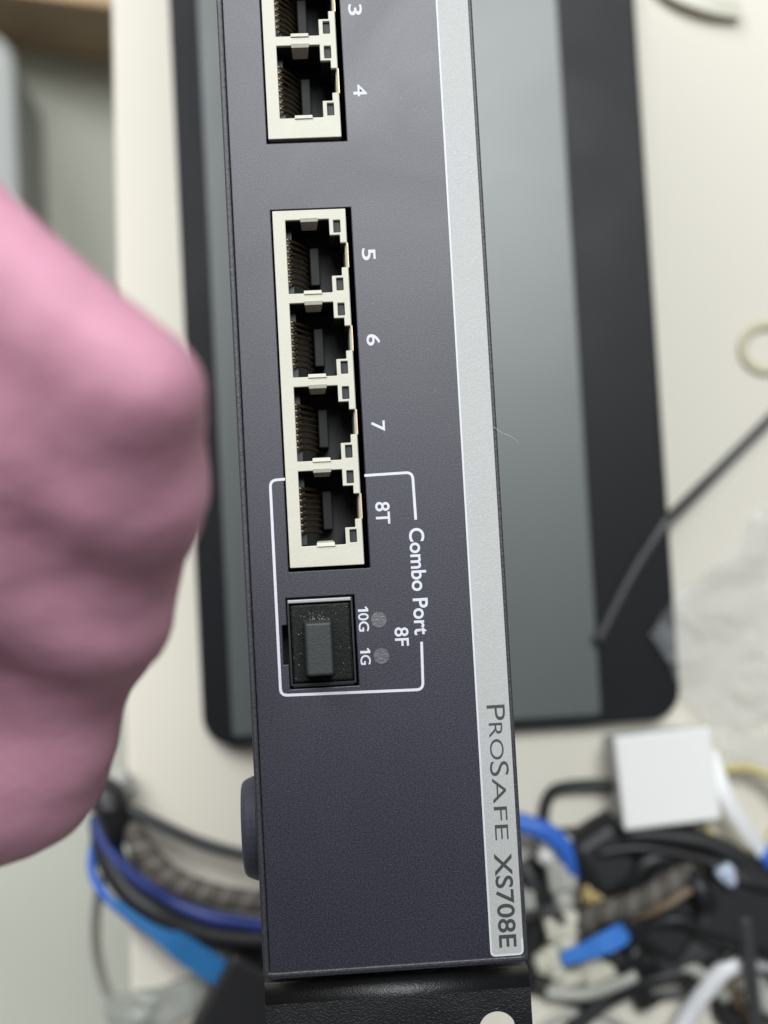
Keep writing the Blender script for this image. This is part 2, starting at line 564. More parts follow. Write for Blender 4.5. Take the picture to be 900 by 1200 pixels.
def block(ytop, zf):
    """cream shield frame of four ports: front face with openings, thin walls; z = 0 at the front"""
    bm = bmesh.new()
    m1 = 1.65 * MM
    outs = []
    edges = []

    def loop(pts):
        vs = [bm.verts.new((x, y, 0)) for x, y in pts]
        for i in range(len(vs)):
            edges.append(bm.edges.new((vs[i], vs[(i + 1) % len(vs)])))

    loop([(0, 0), (JW, 0), (JW, -JL), (0, -JL)])
    leds = []
    for i in range(4):
        y1 = -m1 - i * PORT
        o = port_outline(y1); outs.append((y1, o)); loop(o)
        for yy in (y1 - 0.25 * MM, y1 - 12.35 * MM + 2.35 * MM):
            r = (10.05 * MM, 11.2 * MM, yy - 2.1 * MM, yy)
            leds.append(r)
            loop([(r[0], r[2]), (r[1], r[2]), (r[1], r[3]), (r[0], r[3])])
    bmesh.ops.triangle_fill(bm, edges=edges, use_beauty=True, use_dissolve=False)
    # drop triangles that fell inside an opening
    def inside(p, poly):
        c = False; n = len(poly)
        for i in range(n):
            (x1, y1), (x2, y2) = poly[i], poly[(i + 1) % n]
            if (y1 > p[1]) != (y2 > p[1]) and p[0] < (x2 - x1) * (p[1] - y1) / (y2 - y1) + x1:
                c = not c
        return c
    kill = []
    for f in bm.faces:
        c = f.calc_center_median()
        if any(inside((c.x, c.y), o) for _, o in outs) or any(r[0] < c.x < r[1] and r[2] < c.y < r[3] for r in leds):
            kill.append(f)
    bmesh.ops.delete(bm, geom=kill, context='FACES_ONLY')
    for f in bm.faces:
        if f.normal.z < 0:
            f.normal_flip()
    fr = bpy.data.meshes.new('port_frame'); bm.to_mesh(fr); bm.free()
    o = link('port_frame', fr, 'shield'); o.parent = sw
    o.location = (JX0, ytop, zf - 0.008)
    s = o.modifiers.new('solid', 'SOLIDIFY'); s.thickness = 0.0009; s.offset = -1
    b = o.modifiers.new('bevel', 'BEVEL'); b.width = 0.00012; b.segments = 2; b.limit_method = 'ANGLE'; b.angle_limit = math.radians(50)

    def sub(name, bm, m, **k):
        q = obj(name, bm, m, o, **k)
        return q
    # outer skirt of the shield going down into the case
    sk = bmesh.new()
    for x0, x1, y0, y1 in ((0.05 * MM, 0.35 * MM, -JL + 0.05 * MM, -0.05 * MM), (JW - 0.35 * MM, JW - 0.1 * MM, -JL + 0.05 * MM, -0.05 * MM),
                           (0.36 * MM, JW - 0.36 * MM, -0.35 * MM, -0.05 * MM), (0.36 * MM, JW - 0.36 * MM, -JL + 0.05 * MM, -JL + 0.35 * MM)):
        bx(sk, x0, x1, y0, y1, -0.014, -0.00092)
    sub('skirt', sk, 'shield')
    for i, (y1, pl) in enumerate(outs):
        H = 12.35 * MM
        # black well behind the opening: walls follow the outline, 12.5 mm deep
        cv = bmesh.new()
        g = 0.12 * MM
        cx_, cy_ = 6.5 * MM, y1 - H / 2
        out = [(x + (g if x > cx_ else -g), y + (g if y > cy_ else -g)) for x, y in pl]
        a = [cv.verts.new((x, y, -0.00088)) for x, y in out]
        b_ = [cv.verts.new((x, y, -0.0125)) for x, y in out]
        for k in range(12):
            cv.faces.new((a[k], b_[k], b_[(k + 1) % 12], a[(k + 1) % 12]))
        cv.faces.new(b_)
        me = bpy.data.meshes.new('port_well'); cv.to_mesh(me); cv.free()
        link('port_well', me, 'cavity', o)
        # eight sprung contacts slanting in from the left wall
        ct = bmesh.new()
        for k in range(8):
            yy = y1 - H / 2 + (3.5 - k) * 1.02 * MM
            path = [Vector((2.05 * MM, yy, -0.0026)), Vector((2.5 * MM, yy, -0.0030)), Vector((4.2 * MM, yy, -0.0062)), Vector((5.6 * MM, yy, -0.0098)), Vector((5.8 * MM, yy, -0.0120))]
            tube(ct, path, 0.26 * MM, ns=6)
        sub('contact_row', ct, 'gold', smooth=True)
        rd = box(2.05 * MM, 3.0 * MM, y1 - H + 0.4 * MM, y1 - 0.4 * MM, -0.0120, -0.0045)
        sub('contact_comb', rd, 'black_plastic')
        sub('ridge', box(5.9 * MM, 7.6 * MM, y1 - H / 2 - 3.3 * MM, y1 - H / 2 + 3.3 * MM, -0.0124, -0.0078), 'ridge', bevel=0.0002)
        # spring tabs at both ends of the opening
        for yy, sgn in ((y1, -1), (y1 - H, 1)):
            tb = bmesh.new()
            q = [(4.55 * MM, yy - sgn * 0.25 * MM, 0.00012), (7.55 * MM, yy - sgn * 0.25 * MM, 0.00012), (7.5 * MM, yy + sgn * 0.32 * MM, -0.00015), (4.6 * MM, yy + sgn * 0.32 * MM, -0.00015),
                 (7.3 * MM, yy + sgn * 0.75 * MM, -0.0042), (4.8 * MM, yy + sgn * 0.75 * MM, -0.0042)]
            v = [tb.verts.new(c) for c in q]
            tb.faces.new(v[:4]); tb.faces.new((v[3], v[2], v[4], v[5]))
            sub('spring_tab', tb, 'shield', solid=0.00015)
        # copper coloured edge seen through the latch slot
        sub('copper_edge', box(12.11 * MM, 12.30 * MM, y1 - H + 4.1 * MM, y1 - 4.1 * MM, -0.0015, -0.0002), 'copper')
    for r in leds:
        sub('led_window', box(r[0] + 0.01 * MM, r[1] - 0.01 * MM, r[2] + 0.01 * MM, r[3] - 0.01 * MM, -0.003, -0.0007), 'led_window', bevel=0.0001)
    return o


block(JY[0], PZ + 0.0003)
block(JY[1], PZ + 0.0003)

# status lamps ------------------------------------------------------------
for px, py in ((444, 726.5), (447, 769)):
    x, y = onp(px, py)
    bm = bmesh.new()
    bmesh.ops.create_cone(bm, cap_ends=True, radius1=0.00136, radius2=0.00132, depth=0.0004, segments=32)
    bmesh.ops.translate(bm, verts=bm.verts, vec=(x, y, PZ - 0.00008))
    P('status_lamp', bm, 'led', bevel=0.00005, seg=1)

# optical module slot with its dust plug -----------------------------------
cgx0, cgx1, cgy0, cgy1 = sx0 + 0.00015, sx1 - 0.00035, sy0 + 0.0005, sy1 - 0.0002
bm = bmesh.new()
tw = 0.0003
for q in ((cgx0, cgx0 + tw, cgy0, cgy1), (cgx1 - tw, cgx1, cgy0, cgy1), (cgx0 + tw, cgx1 - tw, cgy1 - tw, cgy1), (cgx0 + tw, cgx1 - tw, cgy0, cgy0 + tw)):
    bx(bm, *q, PZ - 0.03, PZ - 0.0003)
cage = P('module_cage', bm, 'cage')
P('notch_back', box(nx0 - 0.001, sx0 + 0.0001, ny0 - 0.001, ny1 + 0.001, PZ - 0.0090, PZ - 0.0080), 'cavity', cage)
P('cage_lip', box(cgx0 + 0.0001, cgx1 - 0.0002, cgy1 - 0.0007, cgy1 - 0.0001, PZ - 0.004, PZ - 0.00015), 'bare_metal', cage, bevel=0.00015)
P('cage_lip', box(cgx0 + 0.0003, cgx1 - 0.0003, cgy0 - 0.0003, cgy0 + 0.0002, PZ - 0.004, PZ - 0.0005), 'cage', cage, bevel=0.0001)
plug = P('dust_plug', box(cgx0 + tw + 0.00005, cgx1 - tw - 0.00005, cgy0 + tw + 0.00005, cgy1 - tw - 0.0006, PZ - 0.012, PZ - 0.0006), 'dust_plug', bevel=0.0004)
hx0, hy1 = onp(356, 728); hx1, hy0 = onp(392, 791)
# handle: narrower at the front
bm = bmesh.new()
v = bx(bm, hx0 - 0.0001, hx1 + 0.0001, hy0 - 0.0001, hy1 + 0.0001, PZ - 0.001, PZ + 0.0046)
for k in (4, 5, 6, 7):
    cx_, cy_ = (hx0 + hx1) / 2, (hy0 + hy1) / 2
    v[k].co.x = cx_ + (v[k].co.x - cx_) * 0.90; v[k].co.y = cy_ + (v[k].co.y - cy_) * 0.92
P('grip', bm, 'grip', plug, bevel=0.0004, seg=3)
random.seed(4)
bm = bmesh.new()
for k in range(90):
    if k < 45:
        x = random.gauss((hx0 + hx1) / 2, 0.0011); y = hy1 + abs(random.gauss(0.0002, 0.0004))
    else:
        x = random.uniform(cgx0 + 0.0006, cgx1 - 0.0008); y = random.uniform(cgy0 + 0.0008, cgy1 - 0.0012)
        if hx0 - 0.0004 < x < hx1 + 0.0004 and hy0 - 0.0004 < y < hy1 + 0.0004:
            continue
    r = random.uniform(0.00003, 0.00008)
    bmesh.ops.create_icosphere(bm, subdivisions=1, radius=r, matrix=Matrix.Translation((x, y, PZ - 0.00058)))
dd = P('dust_specks', bm, 'dust', plug); dd['kind'] = 'stuff'

bm = bmesh.new()
tube(bm, spline([at(578, 500, PZ + 0.0004), at(588, 507, PZ + 0.0006), at(598, 511, PZ + 0.0008), at(608, 519, PZ + 0.0006)], 8), 0.000035, ns=5)
fib = obj('lint_fibre', bm, 'light_cable', smooth=True)
tag(fib, 'tiny pale lint fibre sticking out from the silver strip edge of the switch', 'lint')

# rack ear ------------------------------------------------------------------
ey = YB - 0.0013
zt = PZ - 0.0004; th = 0.002; R_ = 0.0028
EX0, EX1 = onp(310, 1165)[0], onp(622.5, 1165)[0]
ear = thing_ear = None
prof = [(ey, zt - 0.040)]
for k in range(9):
    a = math.radians(90 * k / 8)
    prof.append((ey - R_ + R_ * math.cos(a), zt - R_ + R_ * math.sin(a)))
prof.append((ey - 0.0045, zt))
inner = [(ey - 0.0045, zt - th), (ey - R_, zt - th), (ey - th, zt - R_), (ey - th, zt - 0.040)]
poly = prof + inner
bm = bmesh.new()
A = [bm.verts.new((EX0, y, z)) for y, z in poly]; B = [bm.verts.new((EX1, y, z)) for y, z in poly]
bm.faces.new(A); bm.faces.new(B[::-1])
for k in range(len(poly)):
    bm.faces.new((A[k], B[k], B[(k + 1) % len(poly)], A[(k + 1) % len(poly)]))
ear = P('rack_ear', bm, 'ear')
for p_ in ear.data.polygons:
    p_.use_smooth = 0.05 < abs(p_.normal.z) < 0.998 and abs(p_.normal.x) < 0.5
hx, hy = onp(583.5, 1208.5)
bm = bmesh.new(); ed = []


def lp(pts):
    vs = [bm.verts.new((x, y, zt)) for x, y in pts]
    for i in range(len(vs)):
        ed.append(bm.edges.new((vs[i], vs[(i + 1) % len(vs)])))


yo = ey - 0.022
lp([(EX0, ey - 0.0045), (EX1, ey - 0.0045), (EX1, yo), (EX0, yo)])
hole = [(hx + 0.00305 * math.cos(2 * math.pi * k / 40), hy + 0.00305 * math.sin(2 * math.pi * k / 40)) for k in range(40)]
lp(hole)
hole2 = [(hx - 0.029 + 0.00305 * math.cos(2 * math.pi * k / 40), hy - 0.002 + 0.00305 * math.sin(2 * math.pi * k / 40)) for k in range(40)]
bmesh.ops.triangle_fill(bm, edges=ed, use_beauty=True)
kill = [f for f in bm.faces if math.hypot(f.calc_center_median().x - hx, f.calc_center_median().y - hy) < 0.0029]
bmesh.ops.delete(bm, geom=kill, context='FACES_ONLY')
for f in bm.faces:
    if f.normal.z < 0:
        f.normal_flip()
me = bpy.data.meshes.new('ear_plate'); bm.to_mesh(me); bm.free()
q = link('ear_plate', me, 'ear'); q.parent = ear
s = q.modifiers.new('solid', 'SOLIDIFY'); s.thickness = th; s.offset = -1

# rubber foot on the underside ----------------------------------------------
fz = PZ - 0.016
fc = at(300, 970, fz)
fl = at(283.5, 970, PZ - 0.012).x
bm = bmesh.new()
bmesh.ops.create_cone(bm, cap_ends=True, radius1=0.0092, radius2=0.0080, depth=abs(XL - fl), segments=40)
bmesh.ops.rotate(bm, verts=bm.verts, cent=(0, 0, 0), matrix=Matrix.Rotation(math.radians(-90), 3, 'Y'))
bmesh.ops.translate(bm, verts=bm.verts, vec=((XL + fl) / 2, fc.y, fz))
P('rubber_foot', bm, 'foot', bevel=0.0009, seg=3)

# ------------------------------------------------------------------ tablet
tx0, tx1, ty0, ty1 = -0.0432, 0.0963, -0.0515, 0.215
tab = thing('drawing_tablet', 'black flat tablet with rounded corners and a grey work surface under the switch', 'tablet', (0.026, 0.08, 0))


def PT(name, bm, m, root, **k):
    o = obj(name, bm, m, None, **k)
    o.parent = root
    o.matrix_parent_inverse = Matrix.Translation(root.location).inverted()
    return o


PT('frame', prism(roundrect(tx0, tx1, ty0, ty1, 0.009, 8), 0.0002, 0.0072), 'tablet', tab, bevel=0.001)
PT('work_surface', prism(roundrect(-0.0347, 0.0724, -0.0488, ty1 - 0.012, 0.0012, 3), 0.0060, 0.0075), 'screen', tab, bevel=0.0002)

# ------------------------------------------------------------------ person
HZ = PZ + 0.088
HS = 0.90            # size of this hand


def hp(px, py, dz):
    """joint of the hand: photograph pixel and height above HZ in mm"""
    return at(px, py, HZ + dz * 0.92 * MM)


def limb(bm, joints):
    """round limb through (point, radius) joints, closed with a sphere at each"""
    joints = [(p, r * HS) for p, r in joints]
    for (p, r), (q, r2) in zip(joints, joints[1:]):
        k = max(2, int((q - p).length / 0.003))
        for i in range(k):
            t = i / k
            bmesh.ops.create_icosphere(bm, subdivisions=2, radius=r * (1 - t) + r2 * t, matrix=Matrix.Translation(p.lerp(q, t)))
    p, r = joints[-1]
    bmesh.ops.create_icosphere(bm, subdivisions=2, radius=r, matrix=Matrix.Translation(p))


bm = bmesh.new()
wrist = hp(-760, 640, -44)
# base knuckle, middle joint and radii (mm) of the four closed fingers, index first
fing = [((-110, 232, -3), (178, 456, 0), 11.0, 8.5), ((-120, 450, -14), (172, 582, -13), 11.4, 9.6),
        ((-128, 628, -30), (126, 722, -30), 11.8, 10.6), ((-132, 800, -48), (64, 862, -50), 12.2, 11.0)]
prev = None
for (ax, ay, az), (bx_, by_, bz), r0, r1 in fing:
    a = hp(ax, ay, az); b = hp(bx_, by_, bz)
    m_ = a.lerp(b, 0.55) + Vector((0, 0, 0.0004))
    c = b + Vector((-0.003, -0.002, -0.022))
    e = c + Vector((-0.018, 0.0, -0.005))
    limb(bm, [(wrist, 0.024), (a.lerp(wrist, 0.5), 0.016), (a, r0 * MM), (m_, (r1 - 0.2) * MM), (b, r1 * MM), (b.lerp(c, 0.5), (r1 - 0.8) * MM), (c, (r1 - 1.0) * MM), (e, (r1 - 1.6) * MM)])
    if prev:
        # flesh between neighbouring fingers, a little lower than their backs
        limb(bm, [((prev[0] + a) / 2, 0.0100), ((prev[1] + m_) / 2, 0.0080), ((prev[2] + b) / 2 + Vector((-0.001, 0, -0.0004)), 0.0076)])
    prev = (a, m_, b)
# heel of the hand below the little finger
limb(bm, [(wrist, 0.024), (hp(-260, 850, -54), 0.021), (hp(-60, 888, -58), 0.0198), (hp(18, 894, -58), 0.0160)])
limb(bm, [(hp(-260, 600, -16), 0.020), (hp(-120, 640, -22), 0.015)])
# thumb folded under the index finger
limb(bm, [(hp(-420, 520, -40), 0.015), (hp(-260, 400, -36), 0.0115), (hp(-120, 390, -34), 0.0098), (hp(0, 440, -32), 0.0085), (hp(50, 480, -32), 0.0072)])
# forearm going out of the picture
limb(bm, [(wrist, 0.024), (hp(-1300, 780, -50), 0.030), (hp(-2600, 1080, -90), 0.040)])
person = obj('person', bm, 'pink', smooth=True)
r = person.modifiers.new('remesh', 'REMESH'); r.mode = 'VOXEL'; r.voxel_size = 0.0013; r.use_smooth_shade = True
sm = person.modifiers.new('smooth', 'SMOOTH'); sm.iterations = 130; sm.factor = 0.5
tx = bpy.data.textures.new('skin_relief', 'CLOUDS'); tx.noise_scale = 0.010
d = person.modifiers.new('relief', 'DISPLACE'); d.texture = tx; d.strength = 0.0013; d.mid_level = 0.5; d.texture_coords = 'LOCAL'
sm = person.modifiers.new('smooth2', 'SMOOTH'); sm.iterations = 2
tag(person, 'person with a closed pink hand, out of focus, reaching in from the left edge', 'person')

# ------------------------------------------------------------------ things on the table: builders


def cable(name, label, px, r, m, cat='cable', group='loose cables on the table', ns=12, flat=1.0):
    bm = bmesh.new()
    tube(bm, spline(pts3(px), 10), r * MM, ns=ns, flat=flat)
    return tag(obj(name, bm, m, smooth=True), label, cat, group)


def twisted(name, label, px, r, m, turns, strands=3, group='loose cables on the table'):
    path = spline(pts3(px), 24)
    root = thing(name, label, 'cable', tuple(path[0]), group)
    fr = frames(path)
    for s_ in range(strands):
        pp = []
        for i, (p, t, u, w) in enumerate(fr):
            a = 2 * math.pi * (turns * i / (len(fr) - 1) + s_ / strands)
            pp.append(p + (u * math.cos(a) + w * math.sin(a)) * (r * 0.56 * MM))
        bm = bmesh.new(); tube(bm, pp, r * 0.46 * MM, ns=8)
        PT('strand', bm, m if s_ else m + '_pale', root, smooth=True)  # one strand paler than the others, paints shaded gaps into the twist
    return root


def ribbon(name, label, px, width, thick, m, cat, group=None, taper=1.0):
    path = spline(pts3(px), 10)
    bm = bmesh.new(); L = []
    for i, (p, t, u, w) in enumerate(frames(path)):
        wd = width * (taper + (1 - taper) * min(1, 1.6 * i / len(path)))
        L.append([bm.verts.new(p + u * (sx * wd * MM / 2) + w * (sz * thick * MM / 2)) for sx, sz in ((-1, -1), (1, -1), (1, 1), (-1, 1))])
    for a, b in zip(L, L[1:]):
        for k in range(4):
            bm.faces.new((a[k], a[(k + 1) % 4], b[(k + 1) % 4], b[k]))
    bm.faces.new(L[0][::-1]); bm.faces.new(L[-1])
    return tag(obj(name, bm, m, bevel=0.0003), label, cat, group)


def cuboid(px, py, w, l, h, ang, z0=0.0):
    """plan box centred under pixel, mm sizes, rotated ang degrees"""
    c = at(px, py, (z0 + h / 2) * MM)
    mt = Matrix.Translation((c.x, c.y, 0)) @ Matrix.Rotation(math.radians(ang), 4, 'Z')
    return mt, (c.x, c.y, z0 * MM), (w * MM / 2, l * MM / 2, z0 * MM, (z0 + h) * MM)


def adapter(name, label, px, py, w, l, h, ang, m, cat='power adapter', z0=0.2, prong='black_plastic', group='power adapters in the tangle', bev=2.5):
    mt, loc, (hw, hl, a, b_) = cuboid(px, py, w, l, h, ang, z0)
    root = thing(name, label, cat, loc, group)
    PT('body', box(-hw, hw, -hl, hl, a, b_, mt), m, root, bevel=bev * MM, seg=4)
    # strain relief
    bm = bmesh.new()
    z = (a + b_) / 2
    pth = [mt @ Vector((0, -hl + 0.0005, z)), mt @ Vector((0, -hl - 0.005, z)), mt @ Vector((0, -hl - 0.010, z))]
    tube(bm, pth, 0.003, ns=10, rad=lambda t: 0.0032 - 0.0014 * t)
    PT('strain_relief', bm, m, root, smooth=True)
    # raised seam
    PT('seam', box(-hw - 0.0002, hw + 0.0002, -hl - 0.0002, hl + 0.0002, z - 0.0004, z + 0.0004, mt), m, root, bevel=bev * MM * 0.8, seg=3)
    return root


def plug_end(name, label, px, py, w, l, h, ang, m, boot=None, z0=0.2, group='network plugs in the tangle'):
    """modular network plug: clear body, latch, boot"""
    mt, loc, (hw, hl, a, b_) = cuboid(px, py, w, l, h, ang, z0)
    root = thing(name, label, 'plug', loc, group)
    PT('body', box(-hw, hw, -hl * 0.2, hl, a, b_, mt), m, root, bevel=0.0008)
    PT('latch', box(-hw * 0.4, hw * 0.4, -hl * 0.1, hl * 0.8, b_ + 0.0001, b_ + 0.0010, mt), m, root, bevel=0.0003)
    bm = bmesh.new()
    z = (a + b_) / 2
    tube(bm, [mt @ Vector((0, -hl * 0.2, z)), mt @ Vector((0, -hl * 0.7, z)), mt @ Vector((0, -hl * 1.1, z))], 0.003, ns=10,
         rad=lambda t: hw * 0.85 * (1 - 0.4 * t), flat=0.8)
    PT('boot', bm, boot or m, root, smooth=True)
    return root


# ------------------------------------------------------------------ right of the switch
cable('tablet_cable', 'thin dark grey cable running from right edge across the tablet frame',
      [(985, 405, 2.4), (900, 493, 2.4), (845, 548, 2.6), (800, 592, 6.5), (780, 612, 9.6), (748, 660, 9.7), (722, 708, 9.7), (700, 752, 9.7)], 1.6, 'grey_cable', group=None)

bm = bmesh.new()
c = at(899, 408, 0.0009)
pth = [c + Vector((math.cos(a) * 0.0076, math.sin(a) * 0.0070, 0)) for a in [2 * math.pi * k / 40 for k in range(41)]]
tube(bm, pth, 0.0014, ns=10, flat=0.5)
tag(obj('rubber_band', bm, 'band_pale', smooth=True), 'pale yellowish ring lying at the right edge above the thin cable', 'rubber band')

ribbon('plastic_clip', 'small grey plastic strip at the top right corner of the table', [(770, -22, 3), (800, -6, 4), (835, 6, 4), (868, 12, 3)], 5.5, 1.4, 'cream_plastic', 'clip')


def sheet(name, label, quad, m, amp, seed, nx=26, ny=26, lift=None, group=None):
    q = [at(x, y, z * MM) for x, y, z in quad]
    bm = bmesh.new(); g = []
    for j in range(ny + 1):
        row = []
        for i in range(nx + 1):
            u, v_ = i / nx, j / ny
            p = q[0] * (1 - u) * (1 - v_) + q[1] * u * (1 - v_) + q[2] * u * v_ + q[3] * (1 - u) * v_
            k = Vector((p.x * 70 + seed, p.y * 70, seed))
            h = abs(noise.noise(k)) + 0.5 * abs(noise.noise(k * 2.3))
            jx = noise.noise(k * 1.1 + Vector((9, 2, 3))) * 0.003
            row.append(bm.verts.new((p.x + jx, p.y - jx * 0.6, p.z + amp * MM * h)))
        g.append(row)
    for j in range(ny):
        for i in range(nx):
            bm.faces.new((g[j][i], g[j][i + 1], g[j + 1][i + 1], g[j + 1][i]))
    return tag(obj(name, bm, m, smooth=False, solid=0.00008), label, 'plastic bag', group)


sheet('plastic_bag', 'crumpled clear plastic bag at right with one corner lying over the tablet',
      [(758, 742, 8.6), (905, 590, 1.5), (980, 800, 1.5), (835, 868, 1.0)], 'film', 10, 3.1)

# white box standing on the table
mt, loc, (hw, hl, a, b_) = cuboid(774, 908, 27.5, 26, 16, 3, 0.2)
wb = thing('white_box', 'small white box standing on the table below the tablet corner', 'box', loc)
PT('body', box(-hw, hw, -hl, hl, a, b_, mt), 'card', wb, bevel=0.0012, seg=3)
PT('lid', box(-hw - 0.0004, hw + 0.0004, -hl - 0.0004, hl + 0.0004, b_ - 0.006, b_ + 0.0006, mt), 'card', wb, bevel=0.0010, seg=3)

cable('black_cable', 'thin black cable bent into a square loop left of the white box',
      [(722, 921, 6), (700, 919, 5), (668, 921, 4), (648, 927, 3), (639, 944, 2.4), (637, 968, 3), (640, 990, 6)], 1.7, 'black_cable')
adapter('power_adapter', 'black bar shaped adapter lying under the square cable loop', 683, 985, 26, 8, 7, 2, 'black_plastic', bev=1.5)
adapter('power_adapter', 'rounded black plug body right beside the blue cable bend', 706, 1005, 18, 22, 15, 30, 'black_plastic', bev=5)
adapter('power_adapter', 'black adapter block in the middle of the right hand tangle', 780, 1062, 22, 26, 14, -38, 'black_plastic', bev=3)
adapter('power_adapter', 'large black adapter at the right edge of the tangle', 868, 1062, 30, 24, 18, -20, 'black_plastic', bev=4)
adapter('power_adapter', 'dark grey round adapter below the middle black adapter', 792, 1100, 18, 17, 13, 20, 'grey_cable', bev=5)
adapter('power_adapter', 'small black adapter tucked behind the twisted cord', 745, 1092, 18, 20, 9, 60, 'black_plastic', bev=3)
cable('blue_cable', 'blue cable bending out from behind the switch strip', [(585, 958, 14), (612, 965, 14), (638, 974, 14), (657, 990, 13), (668, 1010, 11), (672, 1025, 8)], 2.9, 'blue_cable')
plug_end('network_plug', 'white plug just under the blue cable bend', 646, 992, 8, 10, 7, -30, 'white_plastic', z0=6)
plug_end('network_plug', 'cloudy white plug standing below the blue cable', 658, 1035, 8, 17, 8, 5, 'light_cable', 'light_cable', z0=4)
plug_end('network_plug', 'white plug above the blue strap', 660, 1092, 10, 11, 7, 10, 'cream_plastic', z0=6)
plug_end('network_plug', 'cream plug beside the rack ear end of the switch', 644, 1127, 10, 8, 6, -80, 'cream_plastic', z0=4)
plug_end('network_plug', 'long cream plug lying directly under the blue strap', 690, 1138, 7, 22, 6, -72, 'cream_plastic', z0=1)
plug_end('network_plug', 'tan plug beside the twisted cord', 706, 1048, 5, 12, 5, 80, 'tan_plastic', z0=8)
plug_end('network_plug', 'pale blue plug on top of the large black adapter', 852, 1026, 5, 6, 4, 30, 'pale_blue', z0=20)
plug_end('network_plug', 'blue plug at the right edge under the yellow ring', 901, 1010, 7, 9, 6, -40, 'blue_cable', z0=6)
plug_end('network_plug', 'pale plug at the dark cluster left of the braided cord', 622, 1060, 6, 12, 6, 5, 'light_cable', z0=1)
twisted('twisted_cord', 'brown grey twisted cord arching through the right hand tangle', [(672, 1092, 8), (700, 1072, 14), (740, 1060, 17), (778, 1040, 17), (805, 1022, 14), (822, 1026, 10)], 3.4, 'braid', 8)
cable('black_cable', 'thick black cable running right below the white box', [(722, 985, 8), (745, 978, 10), (795, 982, 10), (832, 990, 10), (868, 1008, 10), (905, 1035, 9), (940, 1060, 8)], 3.3, 'black_cable')
cable('black_cable', 'black cable curving over the tangle towards the middle adapter', [(740, 1040, 12), (752, 1015, 14), (775, 1006, 14), (800, 1018, 13), (822, 1045, 18), (835, 1080, 12)], 3.2, 'black_cable')
cable('black_cable', 'black cable beside the silver strip end going down', [(610, 1010, 3), (622, 1035, 4), (628, 1075, 4), (618, 1120, 3), (612, 1160, 3)], 4.0, 'black_cable')
cable('black_cable', 'black cable crossing under the plugs left of the twisted cord', [(615, 1020, 3), (650, 1060, 3), (690, 1100, 3), (740, 1120, 4), (780, 1125, 4)], 4.2, 'black_cable')
cable('black_cable', 'black cable passing behind the blue strap', [(640, 1068, 3), (680, 1085, 3), (720, 1120, 5), (745, 1140, 4), (760, 1175, 3)], 4.0, 'black_cable')
cable('grey_cable', 'dark grey cable along the bottom of the black adapters', [(735, 1145, 3), (780, 1132, 4), (830, 1118, 5), (880, 1104, 5), (930, 1096, 4)], 2.4, 'grey_cable')
cable('black_cable', 'black cable sweeping diagonally to the bottom edge', [(655, 1225, 3), (690, 1188, 3), (722, 1166, 4), (760, 1150, 8), (800, 1140, 9), (828, 1152, 6)], 2.5, 'black_cable')
cable('black_cable', 'dark cable lying low beside the rack ear', [(605, 1150, 2), (640, 1160, 2), (680, 1172, 2), (705, 1168, 2)], 2.2, 'black_cable')
cable('light_grey_cable', 'light grey cable beside the rack ear', [(640, 1163, 4), (665, 1166, 5), (695, 1163, 6), (730, 1150, 8), (745, 1143, 8)], 1.9, 'light_cable')
cable('light_grey_cable', 'light grey cable arch right of the diagonal black cable', [(752, 1180, 3), (775, 1142, 7), (800, 1132, 10), (825, 1144, 9), (850, 1170, 4)], 1.9, 'light_cable')
cable('grey_cable', 'thin dark cable under the white cable at the bottom', [(742, 1172, 2), (790, 1166, 2), (830, 1160, 2), (870, 1165, 2)], 1.4, 'grey_cable')
cable('white_cable', 'thick white cable rising diagonally at the bottom right', [(780, 1235, 5), (808, 1188, 7), (828, 1160, 9), (850, 1136, 10), (878, 1126, 9), (905, 1128, 7)], 2.9, 'white_cable')
cable('white_cable', 'white cable curl at the bottom right corner', [(925, 1110, 4), (897, 1128, 4), (888, 1155, 4), (900, 1180, 4), (930, 1190, 4)], 2.5, 'light_cable')
cable('grey_cable', 'dark grey cable hanging straight down over the white cable', [(872, 1075, 18), (876, 1105, 17), (880, 1140, 15), (884, 1180, 12), (888, 1230, 8)], 2.1, 'grey_cable')
cable('tan_cable', 'tan cable near the bottom right corner', [(850, 1150, 4), (862, 1168, 4), (874, 1188, 4), (885, 1225, 4)], 1.7, 'tan_cable')
cable('black_cable', 'black cable in the bottom right corner under the tan one', [(845, 1165, 2.5), (850, 1190, 2.5), (880, 1205, 2.5), (930, 1200, 2.5)], 3.0, 'black_cable')
cable('black_cable', 'thin black cable just under the thick one below the white box', [(700, 1000, 16), (745, 994, 17), (790, 1000, 17), (835, 1012, 17), (880, 1035, 19), (930, 1050, 16)], 1.5, 'black_cable')
cable('black_cable', 'thin black cable looping in front of the middle adapter', [(735, 1110, 12), (760, 1085, 16), (795, 1078, 18), (825, 1092, 16), (838, 1118, 9), (815, 1135, 6)], 1.5, 'black_cable')
cable('black_cable', 'thin black cable crossing below the large right adapter', [(770, 1128, 7), (815, 1118, 9), (855, 1122, 9), (900, 1140, 6), (940, 1160, 4)], 1.8, 'black_cable')
cable('grey_cable', 'thin dark grey cable over the plugs beside the switch', [(608, 1080, 10), (632, 1068, 14), (652, 1070, 15), (668, 1108, 8), (650, 1150, 4)], 1.3, 'grey_cable')
cable('light_grey_cable', 'thin light grey cable at the very bottom right of the rack ear', [(618, 1215, 2), (655, 1192, 2), (700, 1188, 2), (735, 1205, 2), (760, 1230, 2)], 1.2, 'light_cable')
cable('tan_cable', 'thin tan cable between the twisted cord and the black adapters', [(716, 1072, 12), (750, 1072, 15), (782, 1060, 19), (812, 1042, 18), (836, 1050, 12)], 1.3, 'tan_cable')
ribbon('blue_strap', 'bright blue strap lying in the tangle right of the rack ear', [(658, 1124, 13), (685, 1115, 14), (715, 1102, 15), (752, 1080, 10)], 6.4, 1.0, 'blue_strap', 'strap', taper=0.6)
